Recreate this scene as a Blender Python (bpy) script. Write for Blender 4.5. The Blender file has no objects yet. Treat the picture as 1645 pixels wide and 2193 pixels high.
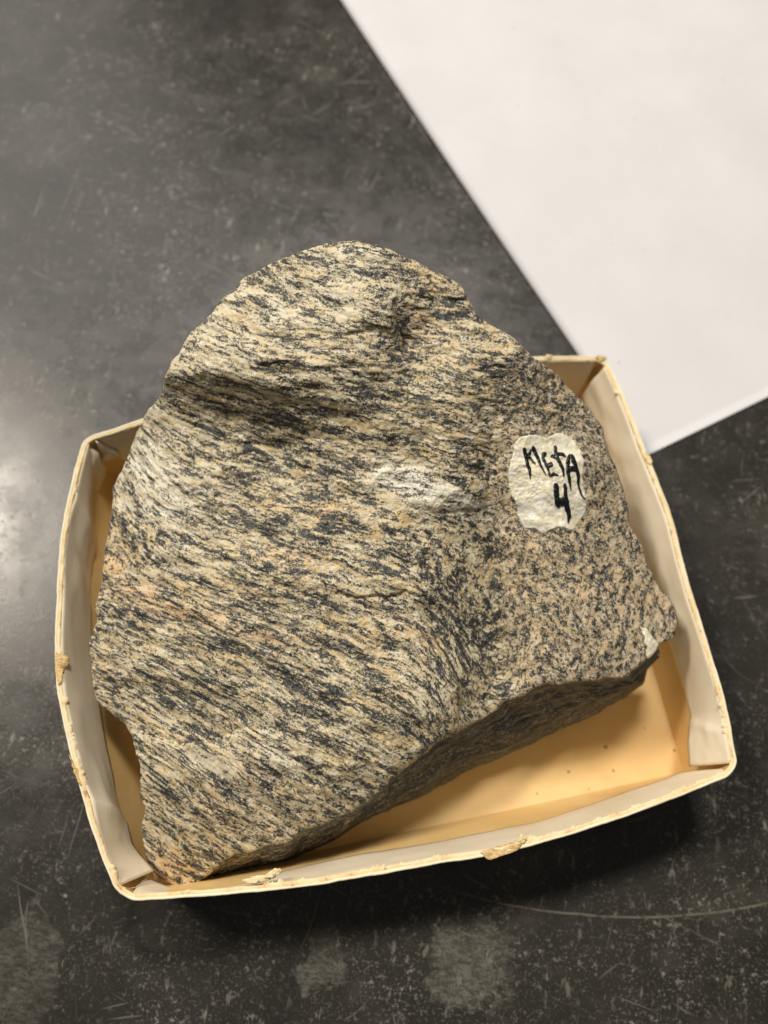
import bpy, math, random
import numpy as np
from mathutils import Vector, Matrix

rnd = random.Random(7)
scene = bpy.context.scene
C = scene.collection
S = 0.20                                   # camera height above the bench, metres

# ------------------------------------------------------------------ camera
TILT, ROLL = 0.3564, 0.1181
FPX, CX, CY = 1756.4, 822.5, 1096.5
fwd = Vector((0, math.sin(TILT), -math.cos(TILT)))
r0 = Vector((1, 0, 0)); u0 = r0.cross(fwd)
right = math.cos(ROLL) * r0 + math.sin(ROLL) * u0
up = -math.sin(ROLL) * r0 + math.cos(ROLL) * u0
cam_d = bpy.data.cameras.new('camera')
cam = bpy.data.objects.new('camera', cam_d); C.objects.link(cam)
cam.matrix_world = Matrix(((right.x, up.x, -fwd.x, 0), (right.y, up.y, -fwd.y, 0), (right.z, up.z, -fwd.z, S), (0, 0, 0, 1)))
cam_d.sensor_fit = 'VERTICAL'; cam_d.sensor_height = 36; cam_d.sensor_width = 27
cam_d.lens = 36 * FPX / 2193
cam_d.clip_start = 0.005; cam_d.clip_end = 50
cam_d.dof.use_dof = True; cam_d.dof.focus_distance = 0.157; cam_d.dof.aperture_fstop = 11.5
scene.camera = cam

# ------------------------------------------------------------------ world, lamps, exposure
w = bpy.data.worlds.new('World'); scene.world = w; w.use_nodes = True
bg = w.node_tree.nodes['Background']
bg.inputs[0].default_value = (1.0, 0.93, 0.84, 1); bg.inputs[1].default_value = 0.09

def area(name, loc, target, sx, sy, power, col):
    d = bpy.data.lights.new(name, 'AREA'); d.shape = 'RECTANGLE'; d.size = sx; d.size_y = sy
    d.energy = power; d.color = col
    o = bpy.data.objects.new(name, d); C.objects.link(o)
    o.location = loc
    o.rotation_euler = (Vector(target) - Vector(loc)).to_track_quat('-Z', 'Y').to_euler()
    return o
area('ceiling_lamp', (-0.80, 0.41, 1.25), (0, .05, 0), 0.26, 0.12, 12.0, (1.0, 0.91, 0.78))
area('ceiling_lamp', (-1.10, 1.20, 1.35), (0, .05, 0), 1.15, 1.15, 9.5, (1.0, 0.95, 0.88))
area('ceiling_lamp', (-0.07, 0.70, 1.30), (0, .05, 0), 0.20, 0.20, 11.8, (1.0, 0.94, 0.86))

scene.view_settings.view_transform = 'Standard'
scene.view_settings.look = 'None'
scene.view_settings.gamma = 1.0
scene.view_settings.exposure = 0.04

# ------------------------------------------------------------------ helpers
A_ = np.array(right); B_ = np.array(up); F_ = np.array(fwd)
def at(px, py, z):
    """world points at height z seen at photo position px,py (arrays allowed)"""
    px = np.asarray(px, float); py = np.asarray(py, float); z = np.asarray(z, float) + 0 * px
    d = F_[None] + ((px.ravel() - CX) / FPX)[:, None] * A_[None] - ((py.ravel() - CY) / FPX)[:, None] * B_[None]
    k = (z.ravel() - S) / d[:, 2]
    P = d * k[:, None]; P[:, 2] += S
    return P
def hsh(i, j, k, seed):
    n = (i * 374761393 + j * 668265263 + k * 1274126177 + seed * 974634777) & 0xffffffff
    n = ((n ^ (n >> 13)) * 1274126177) & 0xffffffff
    n = ((n ^ (n >> 16)) * 2246822519) & 0xffffffff
    return ((n ^ (n >> 15)) & 0xffffff) / float(0xffffff) * 2 - 1
def vn(p, seed=0):
    p = np.asarray(p, float); i = np.floor(p).astype(np.int64); f = p - i
    f = f * f * f * (f * (f * 6 - 15) + 10)
    out = 0
    for a in (0, 1):
        for b in (0, 1):
            for c in (0, 1):
                wt = (f[:, 0] if a else 1 - f[:, 0]) * (f[:, 1] if b else 1 - f[:, 1]) * (f[:, 2] if c else 1 - f[:, 2])
                out = out + wt * hsh(i[:, 0] + a, i[:, 1] + b, i[:, 2] + c, seed)
    return out
def fbm(p, oct=4, seed=0, gain=.5):
    p = np.asarray(p, float); s = 0; a = 1; n = 0
    for o in range(oct):
        s = s + a * vn(p * 2.03 ** o + 17.3 * o, seed + o); n += a; a *= gain
    return s / n
def n3(x, y, z=0.0): return np.stack([np.asarray(x, float), np.asarray(y, float), np.asarray(z, float) + 0 * np.asarray(x, float)], -1)
def ss(a, b, x): t = np.clip((x - a) / (b - a), 0, 1); return t * t * (3 - 2 * t)

def mesh_obj(name, verts, faces, mat, parent=None, smooth=True):
    me = bpy.data.meshes.new(name)
    me.from_pydata([tuple(v) for v in verts] if not isinstance(verts, np.ndarray) else verts.tolist(), [], faces if isinstance(faces, list) else faces.tolist())
    if smooth: me.polygons.foreach_set('use_smooth', [True] * len(me.polygons))
    me.materials.append(mat); me.update()
    o = bpy.data.objects.new(name, me); C.objects.link(o)
    if parent:
        o.parent = parent
        o.matrix_parent_inverse = Matrix.Translation(-parent.location)
    return o
def tag(o, label=None, cat=None, kind=None, group=None):
    if label: o['label'] = label
    if cat: o['category'] = cat
    if kind: o['kind'] = kind
    if group: o['group'] = group
    return o
def empty(name, loc=(0, 0, 0)):
    o = bpy.data.objects.new(name, None); C.objects.link(o); o.location = loc; o.empty_display_size = .01
    return o
def grid_faces(nu, nv, wrap=False, off=0):
    """faces of a nu x nv vertex grid (index i*nv+j); wrap closes i"""
    i = np.arange(nu if wrap else nu - 1); j = np.arange(nv - 1)
    I, J = np.meshgrid(i, j, indexing='ij'); I2 = (I + 1) % nu
    return np.stack([I * nv + J, I2 * nv + J, I2 * nv + J + 1, I * nv + J + 1], -1).reshape(-1, 4) + off

class NT:
    def __init__(s, name):
        s.m = bpy.data.materials.new(name); s.m.use_nodes = True; s.t = s.m.node_tree; s.n = s.t.nodes; s.b = s.n['Principled BSDF']
    def node(s, typ, **kw):
        n = s.n.new(typ)
        for k, v in kw.items(): setattr(n, k, v)
        return n
    def put(s, sock, v):
        if hasattr(v, 'is_output') or isinstance(v, bpy.types.NodeSocket): s.t.links.new(v, sock)
        else: sock.default_value = v
    def math(s, op, a, b=0.0, c=None, clamp=False):
        n = s.node('ShaderNodeMath', operation=op, use_clamp=clamp); s.put(n.inputs[0], a); s.put(n.inputs[1], b)
        if c is not None: s.put(n.inputs[2], c)
        return n.outputs[0]
    def vmath(s, op, a, b):
        n = s.node('ShaderNodeVectorMath', operation=op); s.put(n.inputs[0], a); s.put(n.inputs[1], b)
        return n.outputs[1] if op in ('DISTANCE', 'LENGTH', 'DOT_PRODUCT') else n.outputs[0]
    def noise(s, vec, scale, detail=4, rough=.5, dist=0.0, col=False):
        n = s.node('ShaderNodeTexNoise'); s.put(n.inputs['Vector'], vec); n.inputs['Scale'].default_value = scale
        n.inputs['Detail'].default_value = detail; n.inputs['Roughness'].default_value = rough; n.inputs['Distortion'].default_value = dist
        return n.outputs['Color' if col else 'Fac']
    def vor(s, vec, scale, feature='F1', out='Distance'):
        n = s.node('ShaderNodeTexVoronoi', feature=feature); s.put(n.inputs['Vector'], vec); n.inputs['Scale'].default_value = scale
        return n.outputs[out]
    def map(s, v, a, b, c=0.0, d=1.0, smooth=True):
        n = s.node('ShaderNodeMapRange', interpolation_type='SMOOTHSTEP' if smooth else 'LINEAR'); s.put(n.inputs[0], v)
        for k, x in zip((1, 2, 3, 4), (a, b, c, d)): s.put(n.inputs[k], x)
        return n.outputs[0]
    def mix(s, f, a, b):
        n = s.node('ShaderNodeMix', data_type='RGBA'); s.put(n.inputs[0], f)
        for k, v in ((6, a), (7, b)): s.put(n.inputs[k], tuple(v) + (1,) if isinstance(v, tuple) and len(v) == 3 else v)
        return n.outputs[2]
    def mixf(s, f, a, b):
        n = s.node('ShaderNodeMix', data_type='FLOAT'); s.put(n.inputs[0], f); s.put(n.inputs[2], a); s.put(n.inputs[3], b)
        return n.outputs[0]
    def bump(s, h, strength, dist, normal=None):
        n = s.node('ShaderNodeBump'); s.put(n.inputs['Height'], h); n.inputs['Strength'].default_value = strength; n.inputs['Distance'].default_value = dist
        if normal is not None: s.put(n.inputs['Normal'], normal)
        return n.outputs[0]
    def obj(s): return s.node('ShaderNodeTexCoord').outputs['Object']
    def scale(s, v, k): return s.vmath('MULTIPLY', v, tuple(k))
    def out(s, col=None, rough=None, normal=None, spec=None):
        if col is not None: s.put(s.b.inputs['Base Color'], col if not (isinstance(col, tuple) and len(col) == 3) else col + (1,))
        if rough is not None: s.put(s.b.inputs['Roughness'], rough)
        if normal is not None: s.put(s.b.inputs['Normal'], normal)
        if spec is not None: s.put(s.b.inputs['Specular IOR Level'], spec)
        return s.m

# ------------------------------------------------------------------ materials
def mat_bench():
    t = NT('bench_top'); o = t.obj()
    base = t.mix(t.map(t.noise(o, 22, 3), .35, .65), (.020, .0185, .0155), (.029, .0265, .0225))
    cl = t.map(t.noise(o, 75, 6, .7), .40, .62)                              # cloudy wear
    g1 = t.map(t.noise(o, 560, 3, .65), .55, .72)                             # fine pale scuffs
    g2 = t.map(t.noise(o, 1500, 2, .6), .52, .75)
    st = t.noise(t.scale(o, (1, .35, 1)), 420, 3, .65)
    g3 = t.map(st, .60, .70)
    chips = t.math('MAXIMUM', t.map(t.noise(o, 240, 5, .7), .64, .72), t.map(t.noise(t.scale(o, (1, .8, 1)), 430, 4, .75), .655, .72, 0, .8))
    sm = t.math('MULTIPLY', g1, t.mixf(cl, .3, .95))
    sm = t.math('MAXIMUM', sm, t.math('MULTIPLY', g2, t.mixf(cl, .2, .6)))
    sm = t.math('MAXIMUM', sm, t.math('MULTIPLY', g3, t.mixf(cl, .25, .8)))
    wear = t.math('MAXIMUM', t.math('MULTIPLY', sm, t.map(t.noise(o, 17, 4, .6), .38, .62, .25, 1.1)), t.math('MULTIPLY', chips, .8))
    for k, (ang_, L, th) in enumerate(((.35, .05, .685), (1.2, .04, .69), (2.3, .05, .69), (2.9, .06, .68), (1.75, .03, .70))):
        mp = t.node('ShaderNodeMapping'); t.t.links.new(o, mp.inputs[0]); mp.inputs['Rotation'].default_value = (0, 0, ang_); mp.inputs['Location'].default_value = (k * .37, k * .21, 0)
        wv_ = t.vmath('ADD', mp.outputs[0], t.scale(t.vmath('SUBTRACT', t.noise(o, 25, 2, col=True), (.5, .5, .5)), (.01, .01, 0)))
        ln = t.map(t.noise(t.scale(wv_, (L, 1, 1)), 900, 1, .5), th, th + .06)
        ln = t.math('MULTIPLY', ln, t.map(t.noise(mp.outputs[0], 45, 2), .5, .64))
        wear = t.math('MAXIMUM', wear, t.math('MULTIPLY', ln, .38))
    smear = t.map(t.noise(t.scale(o, (.6, 1, 1)), 55, 6, .7), .5, .72)
    wear = t.math('MAXIMUM', wear, t.math('MULTIPLY', smear, .14))
    # residue patches (dried drips) with ragged outlines
    wob = t.vmath('ADD', o, t.scale(t.vmath('SUBTRACT', t.noise(o, 160, 4, .6, col=True), (.5, .5, .5)), (.014, .014, 0)))
    patches = None
    for px, py, r, a in ((1000, 2070, 80, .95), (1045, 2035, 45, .7), (680, 2085, 42, .8), (700, 2020, 34, .45), (40, 2060, 75, .55), (40, 2150, 60, .4), (300, 1620, 40, 0.0), (610, 210, 40, .25), (90, 300, 120, .2)):
        P = at(px, py, 0)[0]; rr = r / FPX * S * 1.02
        d = t.vmath('DISTANCE', wob, tuple(P))
        m = t.math('MULTIPLY', t.map(d, rr * .8, rr * 1.08, 1.0, 0.0), a)
        patches = m if patches is None else t.math('MAXIMUM', patches, m)
    ptex = t.math('MULTIPLY', t.map(t.noise(t.scale(o, (.45, 1, 1)), 1100, 3, .75), .36, .62), t.map(t.noise(o, 260, 4, .7), .36, .56, .35, 1.0))
    pm = t.math('MULTIPLY', patches, t.mixf(ptex, .25, 1.15))
    # long curved scratch (arc through three points)
    def arc(p1, p2, p3, wid, amp, wv=.0006):
        a, b, c = [at(*p, 0)[0][:2] for p in (p1, p2, p3)]
        M = np.array([[b[0] - a[0], b[1] - a[1]], [c[0] - a[0], c[1] - a[1]]]) * 2
        cen = np.linalg.solve(M, [b @ b - a @ a, c @ c - a @ a]); R = np.linalg.norm(a - cen)
        wv_ = t.vmath('ADD', o, t.scale(t.vmath('SUBTRACT', t.noise(o, 90, 2, col=True), (.5, .5, .5)), (wv, wv, 0)))
        d = t.math('ABSOLUTE', t.math('SUBTRACT', t.vmath('DISTANCE', wv_, (cen[0], cen[1], 0)), R))
        m = t.map(d, wid * .3, wid, 1.0, 0.0)
        mid = (a + c) / 2; hl = np.linalg.norm(a - c) / 2
        e = t.map(t.vmath('DISTANCE', o, (mid[0], mid[1], 0)), hl * .7, hl * 1.05, 1.0, 0.0)
        br = t.map(t.noise(o, 300, 3, .7), .36, .55, .3, 1.0)
        return t.math('MULTIPLY', t.math('MULTIPLY', t.math('MULTIPLY', m, e), br), amp)
    scr = arc((925, 1893), (1260, 1961), (1750, 1905), .00035, .8)
    R2 = random.Random(5)
    lst = [((175, 235), (240, 262), (300, 292), .0003, .55), ((590, 255), (640, 256), (700, 254), .0004, .35),
           ((445, 610), (480, 620), (520, 640), .0003, .35), ((880, 545), (960, 548), (1080, 545), .0003, .3), ((1030, 640), (1100, 655), (1180, 665), .0003, .3),
           ((345, 500), (420, 600), (490, 680), .0004, .3), ((1540, 1380), (1580, 1440), (1640, 1470), .0003, .3), ((1560, 1230), (1600, 1300), (1650, 1390), .0003, .25)]
    for k in range(14):
        x, y = R2.uniform(0, 1645), R2.choice((R2.uniform(0, 600), R2.uniform(1950, 2190))); a_ = R2.uniform(0, 3.14); L = R2.uniform(25, 90)
        dx, dy = math.cos(a_) * L, math.sin(a_) * L
        lst.append(((x - dx, y - dy), (x + R2.uniform(-6, 6), y + R2.uniform(-6, 6)), (x + dx, y + dy), .00028, R2.uniform(.25, .6)))
    for p1, p2, p3, wd, am in lst: scr = t.math('MAXIMUM', scr, arc(p1, p2, p3, wd, am, .0004))
    col = t.mix(t.math('MULTIPLY', cl, .2), base, (.046, .043, .038))
    col = t.mix(t.math('MULTIPLY', wear, 1.0), col, (.25, .23, .185))
    col = t.mix(t.math('MULTIPLY', pm, .75, clamp=True), col, (.165, .157, .128))
    col = t.mix(scr, col, (.17, .155, .12))
    tint = t.noise(o, 140, 2); col = t.mix(t.map(tint, .5, .7, 0, .15), col, (.04, .03, .026))
    ro = t.mixf(t.map(t.noise(o, 130, 4, .65), .35, .65), .24, .32); ro = t.mixf(wear, ro, .55)
    h = t.math('ADD', t.noise(o, 1700, 3, .6), t.math('MULTIPLY', wear, .8))
    return t.out(col, ro, t.bump(h, .22, .00007), .5)

def mat_rock():
    t = NT('banded_gneiss')
    at_ = t.node('ShaderNodeAttribute', attribute_name='streak').outputs['Vector']
    mk = t.node('ShaderNodeAttribute', attribute_name='mineral_shade')
    sep = t.node('ShaderNodeSeparateColor'); t.t.links.new(mk.outputs['Color'], sep.inputs[0])
    gran, orange, pale = sep.outputs[0], sep.outputs[1], sep.outputs[2]; dark = mk.outputs['Alpha']  # dark: mica share plus shade painted into the colour
    # wavy foliation coordinate
    wv = t.vmath('SUBTRACT', t.noise(t.scale(at_, (.8, 1.6, 1)), 1.4, 3, .55, col=True), (.5, .5, .5))
    v = t.vmath('ADD', at_, t.scale(wv, (.5, .30, .3)))
    s1 = t.noise(t.scale(v, (.18, 1.0, 1)), 4.9, 3, .5)        # broad bands
    s2 = t.noise(t.scale(v, (.22, 1.0, 1)), 10.8, 2, .5)        # streaks
    g1 = t.noise(v, 5.5, 2, .5)
    g2 = t.noise(t.scale(v, (.85, 1.0, 1)), 8.5, 2, .5)
    def grains(sc, st=(1, 1, 1)):                               # one random value per crystal
        c = t.vor(t.scale(at_, st), sc, out='Color'); x = t.node('ShaderNodeSeparateColor'); t.t.links.new(c, x.inputs[0]); return x.outputs[0], x.outputs[1]
    fine, fine2 = grains(20, (.7, 1.1, 1))
    grit, grit2 = grains(42, (.85, 1, 1))
    s3 = t.noise(t.scale(v, (.09, 1.0, 1)), 17.0, 2, .5)       # thin continuous mica seams
    st = t.math('ADD', t.math('ADD', t.math('MULTIPLY', s1, .40), t.math('MULTIPLY', s2, .36)), t.math('MULTIPLY', s3, .26))
    st = t.math('ADD', t.math('MULTIPLY', t.math('SUBTRACT', st, .51), 1.25), .50)
    gr = t.math('ADD', t.math('MULTIPLY', g1, .40), t.math('MULTIPLY', g2, .60))
    gr = t.mixf(.66, .495, gr)
    n = t.mixf(gran, st, gr)
    n = t.math('ADD', n, t.math('MULTIPLY', t.math('SUBTRACT', fine, .5), .09))
    n = t.math('ADD', n, t.math('MULTIPLY', t.math('SUBTRACT', grit, .5), .15))
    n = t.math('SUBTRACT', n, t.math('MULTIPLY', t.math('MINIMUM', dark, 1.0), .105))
    n = t.math('ADD', n, t.math('MULTIPLY', pale, .085))
    k1 = t.map(n, .41, .50)      # dark mica -> grey
    k2 = t.map(n, .465, .57)       # grey -> feldspar
    big = t.noise(t.scale(v, (.5, 1, 1)), 2.6, 4, .55)
    hue = t.math('ADD', t.math('MULTIPLY', t.noise(t.scale(v, (.5, 1, 1)), 7, 3, .6), .7), t.math('MULTIPLY', fine2, .3))
    feld = t.mix(t.map(hue, .40, .66), (.69, .64, .49), (.67, .51, .26))
    feld = t.mix(t.map(big, .50, .66, 0, .55), feld, (.66, .47, .20))
    feld = t.mix(t.math('MULTIPLY', orange, 1.15, clamp=True), feld, (.74, .48, .25))
    feld = t.mix(t.math('MULTIPLY', gran, .4), feld, (.58, .42, .27))
    feld = t.mix(pale, feld, (.82, .80, .68))
    quartz = t.mix(t.map(grit2, .1, .9), (.17, .16, .125), (.38, .345, .25))
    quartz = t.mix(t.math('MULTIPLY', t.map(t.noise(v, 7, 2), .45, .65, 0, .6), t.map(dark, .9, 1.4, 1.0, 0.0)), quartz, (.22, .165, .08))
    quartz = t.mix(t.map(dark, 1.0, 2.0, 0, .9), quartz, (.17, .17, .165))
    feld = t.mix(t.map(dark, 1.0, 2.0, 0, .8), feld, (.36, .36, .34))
    mica = t.mix(t.map(grit2, .5, .95), (.024, .026, .028), (.10, .10, .095))
    col = t.mix(k2, t.mix(k1, mica, quartz), feld)
    spark = t.map(t.noise(v, 95, 1, .5), .72, .78)            # glassy quartz grains
    col = t.mix(t.math('MULTIPLY', spark, .6), col, (.8, .78, .70))
    ro = t.mixf(spark, t.mixf(k1, .55, .72), .22)
    h = t.math('ADD', t.math('MULTIPLY', n, .35), t.math('MULTIPLY', grit, .30))
    h = t.math('ADD', h, t.math('MULTIPLY', fine, .25))
    h = t.math('ADD', h, t.math('MULTIPLY', t.noise(v, 12, 3, .6), .7))
    return t.out(col, ro, t.bump(h, .5, .00035), .4)

def mat_board(name, c1, c2, stain, stain_amt, rough=.75, sc=120):
    t = NT(name); o = t.obj()
    col = t.mix(t.map(t.noise(o, sc, 4, .6), .35, .65), c1, c2)
    col = t.mix(t.map(t.noise(o, sc * .35, 5, .65), .52, .70, 0, stain_amt), col, stain)
    dots = t.map(t.noise(o, 420, 2, .5), .74, .79, 0, .35)
    col = t.mix(dots, col, (.25, .13, .04))
    return t.out(col, rough, t.bump(t.noise(o, 700, 4, .6), .12, .0002), .35)

M_bench = mat_bench()
M_rock = mat_rock()
M_paper = mat_board('office_paper', (.67, .67, .69), (.70, .695, .715), (.64, .635, .65), .4, .6, 40)
M_liner = mat_board('aged_white_paper', (.88, .78, .60), (.84, .72, .53), (.74, .58, .36), .35, .42, 90)
def mat_card():
    t = NT('straw_cardboard'); o = t.obj()
    col = t.mix(t.map(t.noise(o, 45, 4, .6), .35, .65), (.87, .62, .28), (.82, .55, .22))
    col = t.mix(t.map(t.noise(o, 26, 5, .65), .50, .72, 0, .6), col, (.64, .38, .13))
    col = t.mix(t.map(t.noise(t.scale(o, (1, .4, 1)), 900, 3, .6), .55, .75, 0, .25), col, (.82, .62, .34))
    col = t.mix(t.map(t.noise(o, 520, 3, .55), .73, .78, 0, .5), col, (.22, .13, .06))
    wob = t.vmath('ADD', o, t.scale(t.vmath('SUBTRACT', t.noise(o, 900, 2, .6, col=True), (.5, .5, .5)), (.0006, .0006, 0)))
    for px, py, r in ((1297, 1600, 4.5), (1218, 1653, 3.5), (1313, 1651, 3), (1442, 1608, 3), (1150, 1700, 2.5), (1380, 1560, 2.2), (1260, 1690, 2)):
        P = at(px, py, .0012)[0]; d = t.vmath('DISTANCE', t.scale(wob, (1, 1, 0)), (P[0], P[1], 0)); rr = r * S / FPX
        col = t.mix(t.map(d, rr * .7, rr * 1.2, .6, 0.0), col, (.12, .08, .045))
    return t.out(col, t.map(t.noise(o, 60, 3), .3, .7, .42, .62), t.bump(t.noise(o, 500, 4, .6), .15, .00025), .4)
M_card = mat_card()
def mat_rim():
    t = NT('worn_rim'); o = t.obj()
    a = t.noise(o, 260, 5, .65); b = t.noise(o, 900, 3, .6)
    col = t.mix(t.map(a, .42, .60), (.88, .74, .46), (.80, .60, .30))
    col = t.mix(t.map(t.math('ADD', t.math('MULTIPLY', a, .7), t.math('MULTIPLY', b, .3)), .56, .64, 0, .8), col, (.46, .26, .09))
    return t.out(col, .75, t.bump(b, .4, .0003), .3)
M_rim = mat_rim()
M_edge = mat_board('cream_paper_edge', (.90, .83, .65), (.88, .77, .54), (.78, .58, .30), .6, .7, 150)
def mat_torn():
    t = NT('torn_board'); o = t.obj()
    col = t.mix(t.map(t.noise(t.scale(o, (1, 3, 1)), 900, 4, .7), .4, .6), (.76, .58, .31), (.55, .34, .13))
    return t.out(col, .85, t.bump(t.noise(o, 1500, 3, .6), .35, .0002), .2)
M_torn = mat_torn()
def mat_whiteout():
    t = NT('white_correction_paint'); o = t.obj()
    col = t.mix(t.map(t.noise(o, 500, 4, .6), .4, .65), (.82, .78, .64), (.76, .69, .48))
    col = t.mix(t.map(t.noise(o, 1600, 3, .7), .57, .70, 0, .55), col, (.42, .38, .26))
    col = t.mix(t.map(t.noise(o, 150, 3), .5, .7, 0, .5), col, (.84, .83, .77))
    h = t.math('ADD', t.noise(o, 450, 4, .6), t.math('MULTIPLY', t.noise(o, 1900, 3, .6), .4))
    return t.out(col, .42, t.bump(h, .6, .00045), .5)
M_white = mat_whiteout()
M_chip = mat_board('cream_paint_chip', (.88, .83, .66), (.84, .78, .58), (.78, .70, .50), .4, .5, 300)
t = NT('black_ink'); M_ink = t.out(t.mix(t.map(t.noise(t.obj(), 2500, 2), .6, .7), (.008, .010, .014), (.03, .035, .04)), .33, t.bump(t.noise(t.obj(), 1500, 3), .5, .0003), .5)

# ------------------------------------------------------------------ setting: bench top and paper sheet
bench = mesh_obj('bench_top', [(-.7, -.5, 0), (.7, -.5, 0), (.7, .9, 0), (-.7, .9, 0)], [(0, 1, 2, 3)], M_bench, smooth=False)
tag(bench, kind='structure')

def build_paper():
    Cn, U, V = at(1387, 974, .0006)[0], at(737, 0, .0006)[0], at(1645, 841, .0006)[0]
    u = (U - Cn); u /= np.linalg.norm(u); v = (V - Cn); v -= u * (v @ u); v /= np.linalg.norm(v)
    n = 90; vs = []
    LU, LV = .2794, .2159
    for i in range(n):
        for j in range(n):
            a, b = i / (n - 1), j / (n - 1)
            p = Cn + u * a * LU + v * b * LV
            lift = .0010 * math.sin(a * 3.4) * math.exp(-b * 9) + .0005 * math.sin(a * LU * 42 - b * LV * 90) * min(1, b * 6) + .0006 * math.sin(b * LV * 150 + 1.4 * math.sin(a * 4)) * min(1, b * 8) * (.5 + .5 * a)
            p = p - v * .0014 * math.sin(min(1, a * 1.1) * math.pi) * (1 - b)
            vs.append((p[0], p[1], .0004 + max(0, lift) * .6))
    V_ = np.array(vs); top = grid_faces(n, n)
    V2 = V_.copy(); V2[:, 2] -= .00011; F = [tuple(f) for f in top.tolist()]
    # orientation and closed edge
    m = len(V_); F += [tuple(reversed([k + m for k in f])) for f in top.tolist()]
    ring = [i * n for i in range(n)] + [(n - 1) * n + j for j in range(1, n)] + [i * n + n - 1 for i in range(n - 2, -1, -1)] + [j for j in range(n - 2, 0, -1)]
    for k in range(len(ring)): a, b = ring[k], ring[(k + 1) % len(ring)]; F.append((a, b, b + m, a + m))
    o = mesh_obj('paper_sheet', np.vstack([V_, V2]), F, M_paper)
    tag(o, 'blank white sheet of paper lying flat on the dark bench behind the tray', 'paper')
build_paper()

# ------------------------------------------------------------------ tray
H = .0266
W_, L_ = .1239, .0980; BX, BY, BYAW = .0038, .04596, .3023
cw, sw = math.cos(BYAW), math.sin(BYAW)
def loc2w(X, Y): return np.array([BX + cw * X - sw * Y, BY + sw * X + cw * Y])
bw, bl = W_ / 2 - .0008, L_ / 2 - .0008              # inner base half sizes

tray = empty('cardboard_tray', tuple(loc2w(0, 0)) + (0,))
tag(tray, 'shallow white paper covered cardboard tray with worn rim and tan inside holding the banded rock', 'box')

sides = {
 'near': [(271, 1929), (355, 1926), (465, 1918), (574, 1908), (700, 1893), (790, 1877), (878, 1862), (951, 1847), (1024, 1838), (1105, 1822), (1235, 1784), (1353, 1745), (1470, 1700), (1566, 1661)],
 'right': [(1580, 1640), (1569, 1572), (1549, 1482), (1510, 1357), (1486, 1280), (1463, 1200), (1442, 1112), (1414, 1039), (1392, 984), (1378, 952), (1360, 902), (1332, 833), (1303, 775)],
 'far': [(1285, 762), (1223, 762), (1168, 763), (1050, 766), (900, 772), (700, 795), (500, 835), (400, 865), (309, 895), (241, 920), (190, 934)],
 'left': [(178, 942), (155, 1025), (136, 1105), (126, 1170), (123, 1251), (118, 1360), (118, 1420), (123, 1491), (147, 1600), (166, 1673), (202, 1794), (246, 1907)],
}
corners_in = {'near': ((-bw, -bl), (bw, -bl)), 'right': ((bw, -bl), (bw, bl)), 'far': ((bw, bl), (-bw, bl)), 'left': ((-bw, bl), (-bw, -bl))}
def resample(P, n, smooth=0):
    P = np.asarray(P, float); d = np.r_[0, np.cumsum(np.linalg.norm(np.diff(P, axis=0), axis=1))]
    t = np.linspace(0, d[-1], n)
    # catmull style smoothing: fine linear resample then box blur
    Q = np.stack([np.interp(t, d, P[:, k]) for k in range(P.shape[1])], 1)
    for _ in range(smooth):
        Q[1:-1] = (Q[:-2] + 2 * Q[1:-1] + Q[2:]) / 4
    return Q
NS = 420
rimw = {}
for k, p in sides.items():
    p = resample(p, NS, 200); W3 = at(p[:, 0], p[:, 1], H); rimw[k] = W3[:, :2]
def side_frames(k):
    """outer rim xy, inward unit normal, base inner xy along one side"""
    R = rimw[k]; T = np.gradient(R, axis=0); T /= np.linalg.norm(T, axis=1)[:, None]
    N = np.stack([-T[:, 1], T[:, 0]], 1)
    cen = loc2w(0, 0)
    if ((cen - R[NS // 2]) @ N[NS // 2]) < 0: N = -N
    a, b = corners_in[k]; a, b = loc2w(*a), loc2w(*b); s = np.linspace(0, 1, NS)[:, None]
    return R, N, a * (1 - s) + b * s
TH = .0010
loops = {}
full = [side_frames(k) for k in ('near', 'right', 'far', 'left')]
Ro = np.vstack([f[0] for f in full]); No = np.vstack([f[1] for f in full]); Bi = np.vstack([f[2] for f in full])
NL = len(Ro)
def csmooth(A, it, tex=None):
    A = A.copy()
    for _ in range(it): A = (np.roll(A, 1, 0) + 2 * A + np.roll(A, -1, 0)) / 4
    return A
Ro = csmooth(Ro, 12); No = csmooth(No, 55); No /= np.linalg.norm(No, axis=1)[:, None]; Bi = csmooth(Bi, 40)
arcl = np.r_[0, np.cumsum(np.linalg.norm(np.diff(Ro, axis=0), axis=1))]
jag = fbm(n3(arcl * 260, 0 * arcl, 3.1), 4, 11, .6) * .00016
Ro = Ro - No * jag[:, None]
def wall_xy(f, inset, zf):
    """point on the wall: zf 0 = base .. 1 = rim, inset from the outer face inwards"""
    base_o = Bi - No * TH
    bulge = 1 - (1 - zf) ** 1.5
    P = base_o * (1 - bulge) + Ro * bulge
    return P + No * inset
def ringmesh(name, rows, mat, closed=True):
    """rows: list of (xy array, z array)"""
    V_ = np.stack([np.column_stack([r[0], np.broadcast_to(r[1], NL)]) for r in rows], 1).reshape(-1, 3)
    return mesh_obj(name, V_, grid_faces(NL, len(rows), True), mat, tray)
zr = H + fbm(n3(arcl * 200, 0 * arcl, .7), 3, 5) * .00025
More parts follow.
